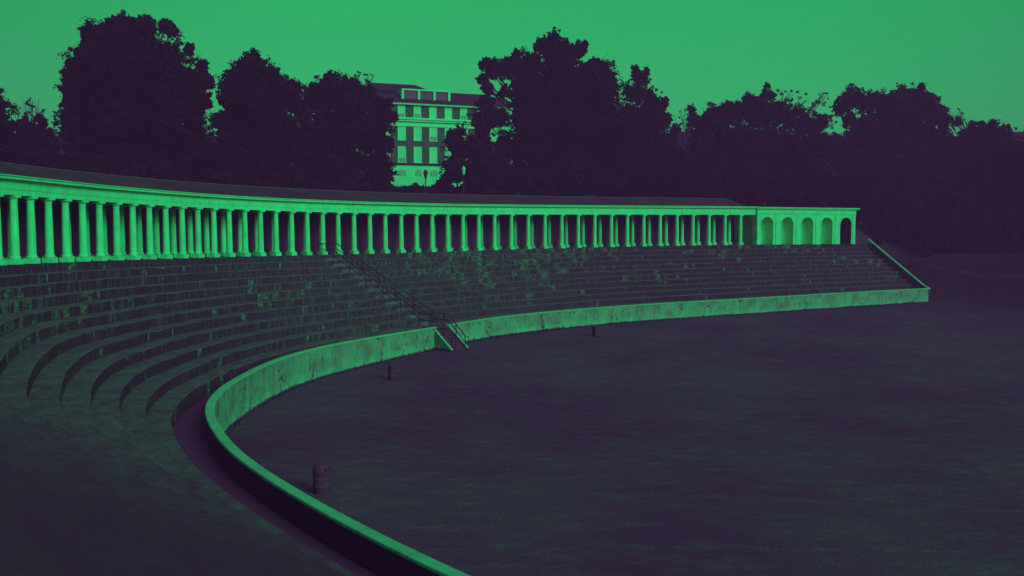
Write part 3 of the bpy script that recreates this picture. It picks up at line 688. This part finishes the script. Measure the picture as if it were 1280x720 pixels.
# ------------------------------------------------------------------ trees
def leaves_mesh(name, C, size, mat):
    """one small rhombic leaf spray per centre"""
    n = len(C); C = np.asarray(C, dtype=np.float32)
    w_ = rng.normal(size=(n, 3)) * .55 + np.array(sd_)                     # leaves turn towards the light
    w_ /= np.linalg.norm(w_, axis=1)[:, None]
    a = rng.normal(size=(n, 3)); a -= (a*w_).sum(1)[:, None]*w_; a /= np.linalg.norm(a, axis=1)[:, None]; b = np.cross(w_, a)
    s = (size * rng.uniform(.55, 1.25, n))[:, None] if np.ndim(size) == 0 else (size * rng.uniform(.7, 1.2, n))[:, None]
    V = np.stack([C - a*s*.62, C + b*s*.36 - a*s*.1, C + a*s*.62, C - b*s*.36 + a*s*.08], 1).reshape(-1, 3).astype(np.float32)
    me = bpy.data.meshes.new(name); me.vertices.add(4*n); me.vertices.foreach_set('co', V.ravel())
    me.loops.add(4*n); me.loops.foreach_set('vertex_index', np.arange(4*n, dtype=np.int32))
    me.polygons.add(n); me.polygons.foreach_set('loop_start', np.arange(0, 4*n, 4, dtype=np.int32)); me.update(calc_edges=True)
    me.materials.append(mat); return me
def ball(n): 
    d = rng.normal(size=(n, 3)); return d / np.linalg.norm(d, axis=1)[:, None]
def blob_leaves(c, r, leaf, dens=1.0, squash=.85):
    c = np.asarray(c); area = r*r*math.pi
    nc = max(6, int(area * 1.1 * dens / (.012*r*r + .35)))
    d = ball(nc); rad = r * rng.uniform(.5, 1.14, nc)**.75
    d[:, 1] *= squash
    cc = c + d * rad[:, None]; cr = rng.uniform(.07, .22, nc) * min(r, 3.2)
    per = max(8, int(3.1 * area * dens / (leaf*leaf*.42) / nc))
    L_ = np.repeat(cc, per, 0) + rng.normal(size=(nc*per, 3)) * (np.repeat(cr, per)[:, None] * np.array([.62, .62, .46]))
    ni = int(5 * area * dens / (leaf*leaf*9*.42)); I = c + ball(ni) * (r * .80 * rng.random(ni)**(1/3))[:, None]
    return L_, I
def tree(name, label, blobs, Y, base_x, cat='tree', mat=M_LEAF, sparse=None, dens=1.0, twigs=()):
    b0 = at(base_x, 250, Y); gz = float(height([b0.x], [b0.y])[0]); root = (b0.x, b0.y, gz - .15)
    e = empty(name, root); tag(e, label, cat, 'trees behind the colonnade')
    leaf = .0022 * Y; Ls, Is = [], []; cents = []
    for i, (x, y, r) in enumerate(blobs):
        c = at(x, y, Y + rng.uniform(-.35, .35) * r * Y / F); rm = r * Y / F; cents.append((c, rm))
        l_, i_ = blob_leaves(c, rm, leaf, dens); Ls.append(l_); Is.append(i_)
    for x, y, r in (sparse or []):
        c = at(x, y, Y); rm = r * Y / F; l_, _ = blob_leaves(c, rm, leaf, .22); Ls.append(l_); cents.append((c, rm))
    Lc = np.concatenate(Ls); Ic = np.concatenate(Is)
    C = np.concatenate([Lc, Ic]) - np.array(root); sz = np.r_[np.full(len(Lc), leaf), np.full(len(Ic), leaf*3)]
    o = bpy.data.objects.new('crown', leaves_mesh('crown', C, sz, mat)); COL.objects.link(o); o.parent = e
    q = MB(); topz = max(c.z for c, r in cents) - gz; span = max(topz, 4)
    fork = Vector((0, 0, span * .35)); q.tube([(0, 0, -.3), (.05, .0, 1.0), (-.05, .05, span*.18), fork], span*.022, 8, [1.35, 1.0, .86, .74])
    for c, rm in cents:
        tip = c - Vector(root); mid = fork.lerp(tip, .5) + Vector((random.uniform(-.5, .5), random.uniform(-.5, .5), random.uniform(-.1, .7)))
        q.tube([fork - Vector((0, 0, .3)), mid, tip], span*.010, 6, [1, .6, .18])
        for k in range(5):
            d = Vector(ball(1)[0]); d.z = abs(d.z)*.7; q.tube([mid.lerp(tip, .6), tip + d*rm*.55, tip + d*rm*.98 + Vector((0, 0, .1))], span*.0035, 4, [1, .6, .2])
    for x0, y0, x1, y1 in twigs:
        a, b = at(x0, y0, Y) - Vector(root), at(x1, y1, Y + .3) - Vector(root); q.tube([a, a.lerp(b, .5) + Vector((.1, 0, .08)), b], .06, 4, [1, .6, .2])
    q.build('trunk', M_BARK, e, True)
    return e
TREES = [
 ('broadleaf_tree', 'tree cut by the left edge of the picture, only its right flank showing', [(-22,142,36),(-30,185,42),(0,172,24),(-55,130,40),(10,190,22)], 84, -25, M_LEAF, [], 1, ()),
 ('sparse_tree', 'low thin tree with bare spiky twigs between the left edge and the huge tree', [(45,172,20),(30,160,14),(58,182,18),(40,198,24),(52,152,9)], 92, 42, M_LEAF2, [(32,138,9),(47,140,9),(38,128,6)], 1, ((38,160,26,120),(40,158,33,119),(42,158,49,123),(44,160,56,140),(40,150,30,128),(44,150,44,126))),
 ('broadleaf_tree', 'huge round-crowned tree, tallest of the left group', [(168,52,34),(132,56,30),(118,84,36),(108,124,33),(150,95,48),(203,98,38),(234,108,28),(212,70,20),(207,34,11),(216,40,8),(182,32,15),(160,28,12),(236,62,8),(252,82,9),(262,104,8),(112,46,14),(146,40,18),(248,130,19),(96,108,18),(88,82,9),(105,160,32),(160,150,52),(220,155,42),(120,200,40),(180,205,45),(235,195,36),(92,150,18),(86,96,10),(254,96,9)], 98, 165, M_LEAF, [(222,46,10),(246,74,10),(200,48,9),(80,96,9),(74,146,8),(110,34,8)], 1, ()),
 ('broadleaf_tree', 'medium pointed tree just right of the huge left tree', [(316,86,21),(318,74,10),(298,100,22),(336,98,20),(288,122,18),(318,128,34),(352,116,20),(366,112,12),(300,165,34),(345,165,34),(285,150,16),(272,152,9),(320,205,40),(282,190,26),(372,132,14)], 104, 318, M_LEAF, [(284,94,7)], 1, ()),
 ('broadleaf_tree', 'tree overlapping the left end of the brick building', [(414,112,22),(412,97,8),(395,122,18),(438,112,17),(458,120,15),(472,130,13),(440,145,32),(400,160,30),(460,165,28),(420,200,38),(470,205,24),(482,180,12),(484,148,13),(492,146,8),(380,190,26),(478,222,16),(486,128,6)], 112, 425, M_LEAF2, [(462,98,9),(486,138,9),(448,95,6)], 1, ()),
 ('broadleaf_tree', 'broad ragged tree right of the building, with sky showing through its left side', [(691,50,13),(684,60,14),(706,62,13),(722,64,12),(730,58,7),(700,80,24),(664,82,20),(640,84,17),(618,86,15),(606,80,9),(604,100,9),(660,110,28),(700,120,42),(740,100,28),(752,120,28),(610,112,9),(608,130,13),(624,146,14),(604,152,18),(668,150,34),(720,165,48),(762,160,36),(600,182,20),(632,184,16),(665,196,34),(700,215,36),(770,205,36),(620,212,22),(742,82,11),(756,86,9),(764,98,8),(652,132,12),(630,116,9),(646,66,6),(672,58,7)], 126, 690, M_LEAF, [(645,118,12),(622,165,10),(764,86,10),(640,160,10)], 1, ()),
 ('broadleaf_tree', 'dense bush-like young tree in front of the building right of the dark lantern', [(568,178,13),(576,186,16),(564,170,9),(562,205,11),(572,214,17),(590,220,18),(557,226,12),(600,200,14),(576,164,8),(548,234,7),(592,180,11)], 118, 572, M_LEAF2, [(554,184,6),(580,160,8),(552,212,6)], 1, ()),
 ('broadleaf_tree', 'narrow tree with a pointed top stepping down from the broad ragged tree', [(797,94,9),(794,84,5),(806,100,8),(794,116,15),(810,122,13),(826,130,11),(815,150,22),(790,150,24),(830,150,10),(812,185,32),(780,190,26),(836,186,14),(808,90,5),(785,112,6)], 132, 808, M_LEAF, [(788,104,7),(824,122,8)], 1, ()),
 ('broadleaf_tree', 'small thin tree beside the bright gap of sky, right of the narrow pointed tree', [(846,160,7),(840,172,8),(848,196,14),(866,150,9),(864,138,6),(872,180,14),(854,212,20),(835,215,18)], 138, 852, M_LEAF2, [(855,146,9),(864,132,6),(858,160,5)], 1, ()),
 ('broadleaf_tree', 'wide tree above the far colonnade, with one thin spire near its middle', [(893,150,18),(910,142,17),(934,134,18),(950,140,24),(958,118,9),(959,108,5),(966,118,6),(880,160,16),(976,140,17),(996,150,18),(1014,156,17),(920,180,38),(965,190,40),(1005,190,34),(890,205,32),(940,228,36),(988,230,34),(874,184,14),(1030,180,18),(1030,150,9)], 142, 945, M_LEAF, [(982,120,12),(1000,128,12),(1022,128,10),(892,136,7),(1030,120,6),(1040,155,8)], 1, ((1015,140,1028,112),(1018,138,1034,118))),
 ('broadleaf_tree', 'large domed tree right of the wide spired tree', [(1066,122,15),(1052,132,13),(1082,128,16),(1100,130,17),(1122,126,18),(1146,122,17),(1162,130,15),(1176,142,12),(1120,150,32),(1155,160,32),(1086,165,28),(1070,200,34),(1120,205,42),(1165,205,34),(1050,190,20),(1180,170,14),(1062,150,10),(1130,112,7),(1152,110,6),(1095,122,6)], 146, 1120, M_LEAF, [(1046,140,10),(1062,168,9),(1044,168,6)], 1, ()),
 ('broadleaf_tree', 'lower round tree near the right edge, below the large domed tree', [(1222,162,14),(1240,164,14),(1254,166,11),(1208,172,13),(1232,185,28),(1200,190,20),(1258,190,22),(1225,225,36),(1192,212,20),(1196,152,7),(1186,150,6),(1270,205,22)], 140, 1228, M_LEAF2, [(1200,146,9),(1212,156,7),(1246,152,6)], 1, ((1210,165,1203,145),(1214,164,1218,146),(1240,158,1258,151))),
 ('broadleaf_tree', 'dark tree at the right edge standing in front of the flat-roofed building', [(1290,200,32),(1320,190,36),(1350,180,40),(1300,235,36)], 128, 1300, M_LEAF, [], 1, ()),
]
for nm, lab, bl, Y, bx, mt, spz, dn, tw in TREES: tree(nm, lab, bl, Y, bx, mat=mt, sparse=spz, dens=dn, twigs=tw)

# undergrowth and far wood closing the view under the crowns
def mass(name, label, spec, mat):
    Ls, szs = [], []
    for x, y, r, Y in spec:
        c = at(x, y, Y); l_, i_ = blob_leaves(c, r*Y/F, .0034*Y, .8); Ls += [l_, i_]; szs += [np.full(len(l_), .0034*Y), np.full(len(i_), .0034*Y*3)]
    o = bpy.data.objects.new(name, leaves_mesh(name, np.concatenate(Ls), np.concatenate(szs), mat)); COL.objects.link(o)
    tag(o, label, 'shrubbery', kind='stuff')
sp1 = []
for x in range(-60, 480, 17): sp1.append((x, 212 + (x/480)*20 + random.uniform(-6, 6), 24, 84 + x*.06))
for x in range(480, 610, 9): sp1.append((x, 240.5 + random.uniform(-1.5, 1.5), 8.5, 118))
for x in range(605, 860, 15): sp1.append((x, 230 + random.uniform(-5, 5), 20, 120))
for x in range(850, 1080, 15): sp1.append((x, 240 + random.uniform(-6, 6), 24, 130))
for x in range(1080, 1400, 17):
    for y in (232, 262, 288): sp1.append((x, y + random.uniform(-6, 6), 24, 136 - (y > 250)*4 - (y > 280)*6))
for x in range(1092, 1420, 14):
    for y in (302, 314):
        if y > 305 and x < 1125: continue
        p = drop(x, y + 3, 95); sp1.append((x, y + random.uniform(-3, 3), 12, p.y + 1))
mass('undergrowth', 'dark continuous shrubs on the bank behind the colonnade, under the trees', sp1, M_LEAF2)
sp2 = []
for x in range(-120, 1420, 22):
    if 470 < x < 640: continue
    for y in (190, 216): sp2.append((x, y + random.uniform(-7, 7), 24, 235))
mass('distant_wood', 'dark wood far behind, filling the gaps under the tree crowns', sp2, M_LEAF)

# weeds along the foot of the low wall
n = 9000; k = rng.integers(0, 470, n); o_ = -.29 - np.abs(rng.normal(0, .10, n))
q = P0[k] + N0[k]*o_[:, None] + rng.normal(0, .06, (n, 2)); patch = np.interp(ARC0[k], np.arange(0, 300, 1.3), rng.uniform(.25, 1.0, len(np.arange(0, 300, 1.3))))
hgt = rng.uniform(.06, .30, n) * patch; z = field_z(q[:, 1]); ang = rng.uniform(0, 2*math.pi, n); dxy = np.c_[np.cos(ang), np.sin(ang)] * .03
tipo = rng.normal(0, .06, (n, 2))
V = np.stack([np.c_[q - dxy, z - .02], np.c_[q + dxy, z - .02], np.c_[q + tipo, z + hgt]], 1).reshape(-1, 3)
me = bpy.data.meshes.new('weeds'); me.from_pydata(V.tolist(), [], [(3*i, 3*i+1, 3*i+2) for i in range(n)]); me.materials.append(M_WEED)
o = bpy.data.objects.new('weeds', me); COL.objects.link(o); tag(o, 'dark weeds and rough grass along the foot of the low wall', 'weeds', kind='stuff')
